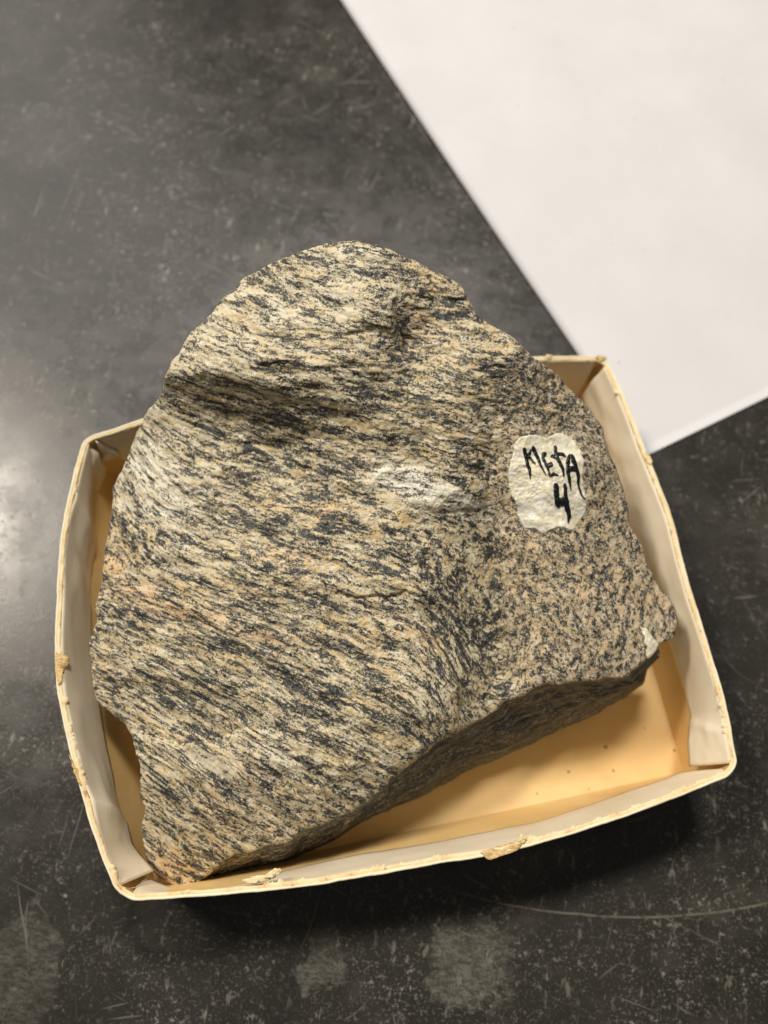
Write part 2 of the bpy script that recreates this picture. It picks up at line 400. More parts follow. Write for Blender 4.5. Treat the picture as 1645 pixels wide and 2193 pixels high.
# each side is its own wall part: card core inside, paper outside
idx = {k: (i * NS, (i + 1) * NS) for i, k in enumerate(('near', 'right', 'far', 'left'))}
def strip(name, rows, k, mat, parent=tray, extend=1):
    a, b = idx[k]; sel = np.arange(a, b + extend) % NL
    V_ = np.stack([np.column_stack([r[0][sel], np.broadcast_to(r[1], NL)[sel]]) for r in rows], 1).reshape(-1, 3)
    return mesh_obj(name, V_, grid_faces(len(sel), len(rows)), mat, parent)
for k in idx:
    zs = np.linspace(0, 1, 9)
    strip('wall', [(wall_xy(None, TH, z), .0006 + (zr - .0006) * z if z else np.full(NL, .0006)) for z in zs], k, M_card)
    o = strip('paper_cover', [(wall_xy(None, 0, z), .0002 + (zr - .0002) * z) for z in zs], k, M_liner)
    # rim: rounded lip joining both faces
    rag = (TH + .00018 + .00045 * np.maximum(0, fbm(n3(arcl * 700, 0 * arcl, 2.5), 4, 18, .65) - .02) * (1 + 2.2 * (fbm(n3(arcl * 60, 0 * arcl, 9.), 2, 28) > .12)))[:, None]
    sp = TH * (.48 + .25 * fbm(n3(arcl * 160, 0 * arcl, 5.5), 3, 8))[:, None]
    strip('paper_edge', [(wall_xy(None, -.00006, 1.0), zr - .0004), (wall_xy(None, .00001, 1.0), zr + .00008), (wall_xy(None, .0002, 1.0), zr + .00016), (wall_xy(None, sp, 1.0), zr + .00013), (wall_xy(None, sp + .00005, 1.0), zr - .0001)], k, M_edge)
    strip('board_edge', [(wall_xy(None, .0002, 1.0), zr + .00004), (wall_xy(None, TH * .8, 1.0), zr + .00005 + .0001 * np.abs(jag) / .00016), (wall_xy(None, rag, 1.0), zr - .00002), (wall_xy(None, rag - .00008, 1.0), zr - .0004)], k, M_rim)
cs = [loc2w(*p) for p in ((-bw - .0005, -bl - .0005), (bw + .0005, -bl - .0005), (bw + .0005, bl + .0005), (-bw - .0005, bl + .0005))]
n = 40; fv = []
for i in range(n):
    for j in range(n):
        a, b = i / (n - 1), j / (n - 1)
        p = (cs[0] * (1 - a) + cs[1] * a) * (1 - b) + (cs[3] * (1 - a) + cs[2] * a) * b
        e = min(a, 1 - a, b * .8, (1 - b) * .8)
        z = .0012 + .0009 * math.exp(-e * 55) + .0002 * math.sin(a * 7 + b * 4)
        fv.append((p[0], p[1], z))
mesh_obj('floor_panel', np.array(fv), grid_faces(n, n), M_card, tray)
mesh_obj('underside', [(*c, .0003) for c in cs], [(3, 2, 1, 0)], M_liner, tray, smooth=False)

# folded-in paper flaps: rim curve to a lower edge given as (px, py, z)
def flap(rim_px, low, nv=14, curl=.0, name='lining_flap', seed=1, sag=.0006, mat=None, back=True, creases=()):
    n = 120
    r = resample(rim_px, n, 6); lo = resample(low, n, 3)
    Rm = at(r[:, 0], r[:, 1], H - .0001); Lo = at(lo[:, 0], lo[:, 1], lo[:, 2])
    jg = fbm(n3(np.linspace(0, 14, n), 0 * r[:, 0], seed), 3, seed) * .00025
    Lo = Lo + np.column_stack([jg, jg, 0 * jg])
    rows = []
    for j in range(nv):
        t_ = j / (nv - 1)
        P = Rm * (1 - t_) + Lo * t_
        s_ = np.linspace(0, 1, n)
        wv = fbm(n3(s_ * 5, np.full(n, t_ * 2.0), seed + .5), 3, seed + 3) * sag * 1.8 * math.sin(t_ * math.pi * .9 + .15)
        d = (Lo - Rm); nn = np.stack([-d[:, 1], d[:, 0], 0 * d[:, 0]], 1)
        tang = np.gradient(Rm, axis=0); nrm = np.cross(tang, d); nrm /= np.linalg.norm(nrm, axis=1)[:, None] + 1e-12
        for c_, a_, w_, sh in creases: wv = wv + a_ * np.exp(-np.abs((s_ - c_ - sh * t_) / w_)) * math.sin(min(1, t_ * 1.2 + .1) * math.pi * .75)
        wv = np.maximum(wv, -.00012)
        P = P + nrm * (wv + sag * .8 * math.sin(t_ * math.pi))[:, None] * (1 if nrm[n // 2, 2] > 0 else -1)
        rows.append(P)
    V_ = np.stack(rows, 1).reshape(-1, 3)
    o = mesh_obj(name, V_, grid_faces(n, nv), mat or M_liner, tray)
    so = o.modifiers.new('thickness', 'SOLIDIFY'); so.thickness = .00015; so.offset = 0
    return o
def inset_px(pts, d, cx=850, cy=1330):
    out = []
    for x, y in pts:
        v = np.array([cx - x, cy - y]); v = v / np.linalg.norm(v); out.append((x + v[0] * d, y + v[1] * d))
    return out
zl = .0140
flap(inset_px(sides['left'], 13) , [(206, 1062, zl), (200, 1150, zl), (196, 1250, zl), (197, 1350, zl), (203, 1430, zl), (215, 1500, zl), (228, 1590, zl), (245, 1680, zl), (262, 1770, zl), (290, 1815, .0155), (331, 1864, .018)], seed=3, sag=.0005, creases=[(.80, .0016, .035, .06), (.93, -.0010, .03, 0), (.12, .0012, .03, .02), (.20, -.0008, .02, .03)])
flap(inset_px(sides['right'], 13), [(1474, 1643, .0165), (1471, 1590, .0165), (1473, 1560, .0160), (1479, 1535, .0150), (1466, 1485, .0140), (1437, 1390, .0140), (1405, 1290, .0140), (1375, 1200, .0140), (1340, 1110, .0140), (1310, 1020, .0140), (1285, 960, .0140), (1262, 900, .0140), (1245, 850, .0145)], seed=9, sag=.0006, creases=[(.16, -.0016, .05, -.03), (.07, .0012, .03, .05), (.30, -.0007, .04, .05)])
flap(inset_px(sides['near'], 12.5), [(313, 1878, .0165), (373, 1905, .0160), (465, 1898, .0150), (560, 1876, zl), (680, 1850, zl), (769, 1831, zl), (915, 1808, zl), (1024, 1787, zl), (1150, 1762, zl), (1250, 1728, zl), (1353, 1691, zl), (1427, 1668, .0150), (1455, 1655, .0165), (1500, 1651, .020), (1545, 1648, .0245)], seed=14, sag=.0003, creases=[(.90, -.0008, .03, -.1)])
flap(inset_px(sides['far'], 12.5), [(1240, 845, .0145), (1200, 835, .0145), (1100, 835, .014), (900, 845, .014), (700, 868, .014), (500, 910, .014), (400, 940, .014), (310, 975, .014), (275, 990, .0145), (240, 975, .018)], seed=21, sag=.0004)
def scrap(name, pts, mat, thick=.00018, dome=.0004, n_r=5, jag_=.6, seed=1, parent=tray):
    """small irregular paper fragment from (px,py,z) outline"""
    P = resample(np.array(pts + [pts[0]], float), 41, 1)[:-1]
    rs = random.Random(seed)
    P[:, 0] += [rs.uniform(-jag_, jag_) * 2 for _ in P]; P[:, 1] += [rs.uniform(-jag_, jag_) * 2 for _ in P]
    c = P.mean(0); V_ = []
    for r in np.linspace(1, 0.08, n_r):
        Q = c + (P - c) * r; W3 = at(Q[:, 0], Q[:, 1], Q[:, 2] + dome * (1 - r * r) + (1 - r) * np.array([rs.uniform(-.0001, .0001) for _ in P])); V_.append(W3)
    V_ = np.stack(V_, 1).reshape(-1, 3)
    F = grid_faces(len(P), n_r, True).tolist(); F.append([i * n_r + n_r - 1 for i in range(len(P))])
    o = mesh_obj(name, V_, F, mat, parent)
    so = o.modifiers.new('thickness', 'SOLIDIFY'); so.thickness = thick; so.offset = -1
    return o
# crumpled lining in the far left corner
scrap('lining_fold', [(205, 943, .0262), (232, 955, .023), (259, 972, .0205), (236, 985, .018), (216, 992, .018), (210, 965, .022)], M_liner, dome=.0008, seed=4)
scrap('lining_fold', [(172, 965, .0262), (205, 960, .024), (214, 976, .022), (219, 996, .019), (231, 1004, .0165), (221, 1030, .0145), (208, 1056, .014), (175, 1052, .019), (152, 1060, .0235), (158, 1010, .026)], M_liner, dome=.0006, seed=8)
# tucked layer in the near left corner
scrap('lining_fold', [(268, 1908, .0255), (300, 1893, .021), (314, 1878, .018), (310, 1893, .017), (298, 1907, .017), (280, 1914, .022)], M_liner, dome=.0002, seed=12)
# torn bits along the rim
torn = [
 [(119, 1395, H), (128, 1402, H), (146, 1404, H - .0006), (148, 1420, H - .001), (140, 1432, H - .001), (133, 1440, H), (132, 1465, H), (124, 1470, H), (118, 1430, H)],
 [(148, 1615, H), (158, 1640, H), (178, 1655, H - .0006), (188, 1672, H - .001), (184, 1688, H - .001), (172, 1684, H), (160, 1660, H)],
 [(1030, 1826, H), (1058, 1815, H - .0006), (1095, 1806, H - .0004), (1118, 1800, H), (1114, 1818, H), (1080, 1832, H), (1046, 1843, H)],
 [(1380, 968, H), (1390, 975, H), (1398, 992, H), (1390, 996, H), (1380, 980, H)],
]
for i, p in enumerate(torn):
    q = [(a, b, z + .0002) for a, b, z in p]
    scrap('torn_edge', q, M_torn if i in (0, 1, 2) else M_rim, thick=.00012, dome=.00003, seed=30 + i, jag_=.7)
fray = [
 [(515, 1886), (545, 1877), (572, 1874), (582, 1868), (590, 1860), (601, 1862), (597, 1872), (586, 1881), (560, 1890), (530, 1893)],
 [(584, 1872), (584, 1863), (590, 1860), (603, 1861), (601, 1867), (594, 1876)],
 [(1110, 1800), (1116, 1784), (1122, 1788), (1128, 1800), (1120, 1806)],
 [(1166, 766), (1172, 760), (1184, 762), (1178, 770)],
 [(1275, 764), (1290, 760), (1302, 768), (1290, 774)],
]
for i, p in enumerate(fray):
    scrap('paper_fray', [(a, b, H + .0002 + .0012 * (i == 1)) for a, b in p], M_rim, thick=.00012, dome=.0001, seed=60 + i, jag_=.8)

# ------------------------------------------------------------------ rock
top_outline = [(770,516),(800,522),(840,535),(870,548),(895,560),(930,580),(965,600),(990,618),(1004,640),(1012,660),(1035,682),(1060,700),(1095,722),(1125,745),(1150,768),(1185,795),(1220,830),(1262,872),(1285,905),(1300,950),(1322,1000),(1333,1040),(1345,1085),(1350,1120),(1368,1160),(1385,1200),(1400,1235),(1425,1270),(1443,1300),(1453,1337),(1447,1365),(1416,1382),(1385,1412),(1376,1422),(1333,1451),(1275,1455),(1212,1461),(1137,1476),(1105,1492),(1079,1506),(1035,1535),(988,1562),(950,1590),(915,1615),(878,1641),(834,1660),(829,1685),(800,1705),(769,1728),(720,1752),(680,1765),(656,1772),(640,1785),(605,1805),(556,1820),(501,1834),(465,1856),(440,1880),(421,1892),(395,1900),(370,1896),(350,1885),(325,1868),(316,1835),(306,1800),(302,1770),(310,1745),(303,1700),(300,1660),(297,1630),(288,1600),(283,1575),(265,1548),(240,1530),(216,1512),(205,1480),(195,1440),(190,1400),(194,1370),(208,1330),(206,1300),(218,1260),(222,1200),(228,1160),(236,1120),(238,1080),(244,1040),(262,1000),(285,950),(300,915),(308,893),(330,868),(348,840),(352,812),(365,785),(395,735),(430,690),(470,650),(500,625),(520,600),(555,580),(600,558),(650,540),(700,524),(740,517)]
low_edge = [(1435,1380),(1386,1437),(1380,1465),(1353,1488),(1275,1530),(1157,1586),(1090,1615),(1000,1653),(915,1703),(805,1748),(700,1806),(620,1845),(550,1868),(465,1886),(421,1896)]
RC = np.array([800., 1200.])
def base_z(px, py):
    w3 = at(px, py, .045)          # gentle plane: low at the near tip, high at the far end
    return .0255 + .34 * w3[:, 1] + .02 * w3[:, 0]
ctrl = np.array([
 (770,540,-1.2),(600,600,-1),(500,700,-.5),(400,770,-.5),(362,805,-.6),(700,680,.8),(600,770,1.4),(450,798,1.4),(400,800,1.0),(560,826,1.6),(650,852,1.4),(750,850,1.2),(850,820,.8),(950,800,.6),(1000,880,.8),(950,960,1.0),(880,560,-1.6),(960,620,-2),
 (836,660,1.3),(838,720,1.3),(862,660,.2),(872,700,-.9),(880,740,-1.5),(905,780,-.2),(950,690,-1.0),(1000,670,-2),(820,780,1.2),
 (345,850,-1.8),(385,848,-1.5),(430,868,-2.0),(500,890,-2.4),(540,912,-2.6),(620,925,-2.2),(700,940,-1.0),(340,900,-3),(315,900,-4.5),(265,1005,-5.5),(238,1100,-5.5),(330,1000,-2.6),(300,1100,-2.6),(400,1030,-1.6),(400,1110,-1.6),(500,1010,-2),(600,1100,-1.4),(420,1200,-1),(300,1250,-1.6),(230,1230,-4),(600,1250,0),(700,1150,0),(760,1010,-.7),(640,1010,-2.2),(700,1045,-1.2),
 (820,1000,-.8),(830,1022,.1),(900,1000,-.5),(905,1020,.2),(940,1052,.5),(1010,1072,.4),(1040,1105,-1.5),(860,1090,-.2),(960,1100,-.8),(1000,1020,0),
 (900,1170,0),(800,1250,.6),(860,1290,.9),(950,1240,-.6),(1010,1290,-2.6),(1050,1370,-4),(1080,1440,-4.2),(900,1350,.6),(930,1440,.8),(978,1490,.7),(970,1535,.6),(1008,1500,-2.2),(1010,1540,-2.8),(1000,1420,-1.2),(860,1240,.3),(950,1340,-.3),
 (1085,790,-.6),(1062,880,-1.0),(1048,970,-1.2),(1050,1100,-2.6),(1062,1200,-3.2),(1072,1300,-3.6),(1088,1420,-3.8),(1020,960,.4),(1030,860,.4),
 (1150,840,-2.6),(1200,900,-3.4),(1140,930,-1.8),(1180,1050,-1.2),(1260,1000,-2.6),(1150,1200,-1.2),(1200,1320,-1.2),(1300,1200,-3),(1300,1350,-1.8),(1400,1300,-4.2),(1200,1440,-1.6),(1130,1465,-2.2),(1380,1395,-3.2),(1280,920,-5.5),(1325,1020,-5.5),(1360,1150,-5.5),(1430,1290,-5.5),(1110,1040,-1.6),(1110,1150,-1.6),(1120,1300,-2.2),(1130,1400,-2.4),
 (400,1450,0),(500,1500,0),(300,1430,-.8),(215,1400,-3),(215,1480,-3),(290,1560,-2.2),(350,1560,-.9),(440,1572,-.9),(345,1590,.6),(450,1600,.5),(530,1560,.3),(500,1700,.5),(350,1700,-.2),(320,1760,-1.6),(340,1850,-2.4),(395,1885,-4),(600,1650,1),(700,1550,1),(760,1650,.6),(800,1690,-1),(650,1740,-.5),(550,1800,-1),(450,1840,-2),(850,1600,1),(905,1600,.2),(600,1400,.4),(750,1400,.6)], float)
def rbf_fit(P, z):
    d = np.linalg.norm(P[:, None] - P[None], axis=2); K = np.where(d > 0, d * d * np.log(d + 1e-9), 0) + np.eye(len(P)) * .35
    n = len(P); M = np.zeros((n + 3, n + 3)); M[:n, :n] = K; M[:n, n] = 1; M[:n, n + 1:] = P; M[n, :n] = 1; M[n + 1:, :n] = P.T
    return np.linalg.solve(M, np.r_[z, 0, 0, 0])
CP = ctrl[:, :2] / 100; CW = rbf_fit(CP, ctrl[:, 2])
def relief(px, py):
    q = np.stack([px, py], -1) / 100; out = np.empty(len(q))
    for i in range(0, len(q), 40000):
        d = np.linalg.norm(q[i:i + 40000, None] - CP[None], axis=2)
        out[i:i + 40000] = (np.where(d > 0, d * d * np.log(d + 1e-9), 0)) @ CW[:-3] + CW[-3] + q[i:i + 40000] @ CW[-2:]
    return out
def facet(px, py):
    x = np.interp(py, [500, 650, 800, 1000, 1200, 1450, 1500, 1560], [1400, 1150, 1090, 1050, 1065, 1095, 1110, 1120])
    return ss(-25, 25, px - x)
def st_coords(px, py):
    g = ss(1000, 1750, py); f = facet(px, py)
    wx = px - 650
    t_ = py - wx * (.27 + .36 * g) + 12 * np.sin(px / 130.) + 14 * fbm(n3(px / 240, py / 160), 2, 41)
    left = ss(420, 230, px) * ss(820, 900, py) * ss(1250, 1000, py)
    t_ = t_ - left * (px - 420) * .35
    t_ = t_ - .42 * ss(820, 1000, px) * ss(1120, 960, px - 60) * ss(1020, 1430, py) * (px - 850)
    s_ = px + .3 * py
    return s_ / 100, t_ / 100
def seg_d(px, py, pts):
    d = np.full(len(px), 1e9)
    for (x0, y0), (x1, y1) in zip(pts[:-1], pts[1:]):
        vx, vy = x1 - x0, y1 - y0; u = np.clip(((px - x0) * vx + (py - y0) * vy) / (vx * vx + vy * vy), 0, 1)
        d = np.minimum(d, np.hypot(px - x0 - u * vx, py - y0 - u * vy))
    return d
cracks = [([(722,1268),(750,1278),(785,1283),(800,1276),(830,1280),(872,1268)], 3.5, .5), ([(330,1575),(385,1592),(440,1588),(480,1578),(520,1562)], 4, .45),
          ([(800,1000),(835,1003),(880,1001),(925,1008)], 3, .2), ([(690,1535),(712,1548),(725,1575),(760,1605),(800,1625)], 3, .3), ([(845,645),(846,690),(855,730),(868,752)], 5, .6),
          ([(985,1480),(988,1520),(980,1548)], 4, .5), ([(835,1658),(870,1648),(930,1600),(985,1565)], 4, .5), ([(1040,1090),(1062,1180),(1075,1300),(1090,1440)], 7, .4),
          ([(640,1000),(690,1018),(740,1030),(780,1045)], 4, .4), ([(470,880),(540,905),(620,915)], 5, .3), ([(830,1640),(760,1600),(700,1585)], 3, .25)]
def ledge(px, py, pts, A, wd, low, soft=5):
    """broken step along a polyline; low=+1 drops on the right-hand side of the walking direction (image y down)"""
    d = np.full(len(px), 1e9); sg = np.zeros(len(px)); u_all = np.zeros(len(px)); n = len(pts) - 1
    for i, ((x0, y0), (x1, y1)) in enumerate(zip(pts[:-1], pts[1:])):
        vx, vy = x1 - x0, y1 - y0; ur = ((px - x0) * vx + (py - y0) * vy) / (vx * vx + vy * vy); u = np.clip(ur, 0, 1)
        dd = np.hypot(px - x0 - u * vx, py - y0 - u * vy); m = dd < d
        cr = (vx * (py - y0) - vy * (px - x0)) / math.hypot(vx, vy)
        d = np.where(m, dd, d); sg = np.where(m, cr, sg); u_all = np.where(m, (i + np.clip(ur, -2, 3)) / n, u_all)
    s_ = np.where(sg >= 0, d, -d) * low
    end = ss(-.12, .18, u_all) * ss(1.12, .82, u_all)
    return -A * end * ss(-soft, soft, s_) * np.exp(-np.maximum(s_, 0) / wd)
def hackle(x, y, seed):
    """scalloped fracture surface: squared distance to jittered cells"""
    ix, iy = np.floor(x).astype(np.int64), np.floor(y).astype(np.int64); best = np.full(len(x), 9.)
    for a in (-1, 0, 1):
        for b in (-1, 0, 1):
            cx_ = ix + a + .5 + .45 * hsh(ix + a, iy + b, 0 * ix, seed); cy_ = iy + b + .5 + .45 * hsh(ix + a, iy + b, 0 * ix + 1, seed)
            k = .25 * hsh(ix + a, iy + b, 0 * ix + 2, seed)
            best = np.minimum(best, (x - cx_) ** 2 + (y - cy_) ** 2 + k)
    return best
crests = [([(860,1150),(905,1230),(930,1310),(955,1400),(985,1475)], .6, 40), ([(352,806),(450,800),(560,830),(650,856)], .4, 30), ([(835,1655),(900,1600),(985,1552)], .8, 30),
          ([(1140,790),(1165,880),(1120,960)], .9, 35), ([(770,560),(800,650),(838,700)], .8, 40), ([(400,1180),(560,1230),(700,1250),(860,1235)], .8, 45), ([(330,1600),(470,1600),(600,1640),(760,1640)], .9, 40),
          ([(1150,1180),(1230,1290),(1230,1430)], .7, 40), ([(300,1420),(450,1470),(620,1510)], .7, 40), ([(520,640),(560,720),(600,780)], .6, 40)]
ledges = [([(345,812),(400,808),(450,803),(500,812),(560,832),(650,860),(740,885)], .5, 60, 1, 14), ([(846,640),(848,700),(866,750)], 1.5, 34, -1),
          ([(890,1300),(945,1390),(985,1470),(986,1550)], 1.3, 40, -1), ([(800,1006),(840,999),(880,1001),(930,1010)], .5, 22, -1), ([(870,1082),(940,1098),(1040,1088)], .35, 30, 1),
          ([(320,1574),(350,1588),(385,1594),(440,1588),(480,1578),(530,1560)], .8, 26, -1), ([(715,1268),(750,1280),(785,1285),(800,1278),(830,1281),(880,1266)], .7, 22, 1),
          ([(690,1530),(715,1560),(760,1600),(810,1630)], .5, 30, -1), ([(1000,905),(1020,960),(1025,1030)], .8, 30, -1), ([(400,1180),(470,1200),(540,1195)], .45, 30, 1), ([(560,1330),(640,1350),(720,1390)], .45, 30, 1),
          ([(640,700),(720,715),(800,705)], .4, 30, 1), ([(1180,800),(1175,880),(1230,940)], .6, 40, 1), ([(600,1650),(680,1690),(740,1745)], .6, 30, -1), ([(1240,1180),(1290,1260),(1380,1300)], .4, 40, 1)]
def surf(px, py, fine=True):
    px = np.asarray(px, float); py = np.asarray(py, float)
    s_, t_ = st_coords(px, py); f = facet(px, py)
    mm = 1.85 * relief(px + 5 * fbm(n3(px / 30, py / 30), 3, 71), py + 5 * fbm(n3(px / 30, py / 30), 3, 72))
    b1 = fbm(n3(s_ * 1.2, t_ * 3.0), 4, 3); b2 = fbm(n3(s_ * 5, t_ * 9), 3, 9)
    mm = mm + (1 - .35 * f) * .65 * b1 + .2 * b2
    jx = px + 6 * fbm(n3(px / 22, py / 22), 3, 171); jy = py + 6 * fbm(n3(px / 22, py / 22), 3, 172)
    for lg in ledges: mm = mm + ledge(jx, jy, *lg)
    dcr = seg_d(jx, jy, [(1078,800),(1052,960),(1045,1100),(1062,1250),(1092,1450)]); mm = mm - 1.0 * np.exp(-dcr / 26)
    for pts, A, wd in crests: mm = mm + A * np.exp(-seg_d(jx, jy, pts) / wd)
    q = .3 * fbm(n3(s_ * 2, t_ * 2), 2, 55)
    mm = mm + .85 * hackle(s_ * 1.0 + q, t_ * 1.8 + q, 5) + .16 * hackle(s_ * 3.1 + q, t_ * 4.0, 6)
    # stepped foliation breaks: small ledges
    st = t_ * 5 + 2.2 * fbm(n3(s_ * 1.0, t_ * 1.0), 3, 19); fr = st - np.floor(st)
    mm = mm + (1 - f) * .13 * (ss(0, .75, fr) - ss(.85, 1.0, fr)) * (.3 + .7 * ss(-.1, .3, fbm(n3(s_ * .9, t_ * 1.3), 2, 23)))
    if fine: mm = mm + .09 * fbm(n3(px / 7, py / 7), 2, 14) + .05 * vn(n3(px / 3.2, py / 3.2), 15)
    for pts, wd, dp in cracks:
        d = seg_d(px + 3 * vn(n3(px / 9, py / 9), 5), py + 3 * vn(n3(px / 9, py / 9), 6), pts); mm = mm - dp * np.exp(-(d / wd) ** 2)
    return base_z(px, py) + mm * .001
NA, NR = 1400, 300
OL = np.array(top_outline + [top_outline[0]], float)
ang = np.unwrap(np.arctan2(OL[:, 1] - RC[1], OL[:, 0] - RC[0]))
O1 = resample(OL, NA + 1, 3)[:-1]
ar = np.arange(NA) / NA * 4200
nx = fbm(n3(ar / 30, 0 * ar), 4, 33, .6) * 5.5; 
kk = np.r_[0, np.cumsum(np.random.RandomState(4).uniform(14, 52, 400))]; kv = np.random.RandomState(5).uniform(-5.5, 5.5, 401); oang = np.arctan2(O1[:, 1] - RC[1], O1[:, 0] - RC[0]); nx = nx + np.interp(ar, kk, kv) * (.35 + .75 * ss(.2, .45, oang) * ss(2.2, 1.9, oang))
dirs = O1 - RC; dl = np.linalg.norm(dirs, axis=1); dirs /= dl[:, None]
O1 = O1 + dirs * nx[:, None]
rad = np.linspace(0.004, 1, NR); rad = 1 - (1 - rad) ** 1.0
PX = RC[0] + (O1[:, 0] - RC[0])[:, None] * rad[None]; PY = RC[1] + (O1[:, 1] - RC[1])[:, None] * rad[None]
px, py = PX.ravel(), PY.ravel()
z = surf(px, py)
dist = (1 - np.tile(rad, NA)) * np.repeat(np.linalg.norm(O1 - RC, axis=1), NR)      # px to the edge
z = z - .0005 * np.exp(-dist / 3.5) * (1 + .4 * fbm(n3(px / 40, py / 40), 2, 61))
top3 = at(px, py, z).reshape(NA, NR, 3)
edge = top3[:, -1]
# lower outline
LE = resample(low_edge, 400, 2)
def under_z(y): return .0035 + .27 * np.clip(y, 0, 1)
c3 = at(RC[0], RC[1], .04)[0]
bot = np.empty((NA, 3)); front = np.zeros(NA)
lea = np.arctan2(LE[:, 1] - RC[1], LE[:, 0] - RC[0]); o = np.argsort(lea)
oa = np.arctan2(O1[:, 1] - RC[1], O1[:, 0] - RC[0])
fx = np.interp(oa, lea[o], LE[o, 0]); fy = np.interp(oa, lea[o], LE[o, 1])
isf = ss(lea.min() - .02, lea.min() + .05, oa) * ss(lea.max() + .03, lea.max() - .03, oa)
nb = fbm(n3(ar / 40, 0 * ar + 3), 4, 77) * 5
fx += nb * .4; fy += nb
zz = np.full(NA, .01)
for _ in range(6):
    F3 = at(fx, fy, zz); zz = under_z(F3[:, 1]) + .0012 * fbm(n3(ar / 90, 0 * ar), 2, 88)
    F3[:, 2] = zz
hid = edge.copy(); inward = c3[:2] - edge[:, :2]; inward /= np.linalg.norm(inward, axis=1)[:, None]
hid[:, :2] += inward * .007; hid[:, 2] = under_z(hid[:, 1])
bot = F3 * isf[:, None] + hid * (1 - isf[:, None])
bot[:, 2] = np.minimum(bot[:, 2], edge[:, 2] - .004)
ND = 64
dv = np.linspace(0, 1, ND)[1:]
side = edge[:, None] * (1 - dv[None, :, None]) + bot[:, None] * dv[None, :, None]
alen = np.r_[0, np.cumsum(np.linalg.norm(np.diff(edge, axis=0), axis=1))]
A2 = np.repeat(alen, ND - 1) * 1000; D2 = np.tile(dv, NA) * np.repeat(edge[:, 2] - bot[:, 2], ND - 1) * 1000    # mm
out = -np.repeat(inward, ND - 1, 0)
env = np.sin(np.clip(np.tile(dv, NA) * 1.15, 0, 1) * math.pi) ** .7
disp = (fbm(n3(A2 / 7, D2 / 3.2), 4, 91) * 1.5 - .9 * hackle(A2 / 6, D2 / 3, 12) + fbm(n3(A2 / 2.5, D2 / .8), 3, 95) * .5) * env
lay = D2 / 1.6 + .8 * fbm(n3(A2 / 8, D2 / 4), 3, 97); fr = lay - np.floor(lay); disp += .5 * (fr - .5) * env
side = side.reshape(-1, 3); side[:, :2] += out * disp[:, None] * .001; side[:, 2] += env * .0006 * fbm(n3(A2 / 3, D2 / 1.2), 3, 99)
side = side.reshape(NA, ND - 1, 3)
NB = 12
bc = np.array([c3[0], c3[1], under_z(c3[1])]); bv = np.linspace(0, .97, NB)[1:]
blast = side[:, -1]
bott = blast[:, None] * (1 - bv[None, :, None]) + bc[None, None] * bv[None, :, None]
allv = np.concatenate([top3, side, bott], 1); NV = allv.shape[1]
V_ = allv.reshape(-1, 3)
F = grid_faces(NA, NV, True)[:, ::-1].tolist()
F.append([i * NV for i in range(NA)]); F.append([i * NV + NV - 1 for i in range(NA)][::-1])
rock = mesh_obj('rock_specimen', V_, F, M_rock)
tag(rock, 'slab of banded grey and cream rock with a white painted tag, leaning in the tray', 'rock')
# pattern coordinates and colour masks; the dark one holds mica and painted shade
s_, t_ = st_coords(px, py); stv = np.zeros((NA, NV, 3)); f = facet(px, py)
stv[:, :NR, 0] = s_.reshape(NA, NR); stv[:, :NR, 1] = t_.reshape(NA, NR); stv[:, :NR, 2] = (z * 120).reshape(NA, NR)
aa = np.repeat(alen * 1000 * .12, NV - NR).reshape(NA, -1)
stv[:, NR:, 0] = aa + 40
dd = np.linalg.norm(allv[:, NR:] - edge[:, None], axis=2) * 1000 * .13
stv[:, NR:, 1] = dd * 1.3 + 30; stv[:, NR:, 2] = dd + 3
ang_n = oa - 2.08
def blobs(L):
    v = np.zeros(len(px))
    for x, y, rx, ry, a, amp in L:
        c, s = math.cos(math.radians(a)), math.sin(math.radians(a)); dx, dy = px - x, py - y
        u = (dx * c + dy * s) / rx; w_ = (-dx * s + dy * c) / ry
        v = np.maximum(v, amp * np.exp(-(u * u + w_ * w_)))
    return v
nz = .55 + .9 * np.clip(fbm(n3(px / 28, py / 18), 3, 51) + .3, 0, 1)
orange = blobs([(380,1310,110,22,12,1),(560,1362,60,16,8,.9),(610,1195,60,30,10,.5),(355,1868,55,35,30,1),(235,1210,40,55,60,.7),(700,1090,50,30,20,.4),(490,1260,70,20,10,.4),
    (640,1375,60,14,10,.6),(1390,1290,60,40,10,.5),(880,1350,60,20,25,.35),(1300,1250,60,40,0,.4),(470,1730,60,30,40,.4),(520,1640,50,25,30,.35),(800,1380,70,30,30,.3),(890,700,40,50,0,.55),(950,600,50,25,25,.4),(300,1270,60,25,10,.8),(650,1760,60,20,-20,.4),(230,1440,25,50,0,.35)]) * nz
pale = blobs([(890,1036,95,34,20,1.6),(985,1076,62,22,22,1.5),(830,1050,50,16,15,.5),(310,1000,75,75,40,.7),(350,1080,80,45,30,.8),(400,1150,50,40,20,.3),(760,540,90,30,0,.35),(620,660,150,70,0,.35),(740,640,110,80,0,.3),(460,740,90,60,0,.4),
    (700,560,80,30,0,.3),(430,1620,100,25,10,.35),(580,1620,60,40,30,.35),(920,1480,60,30,30,.4),(330,880,25,20,-50,.6),(560,760,120,50,0,.2)]) * np.clip(nz, 0, 1.1)
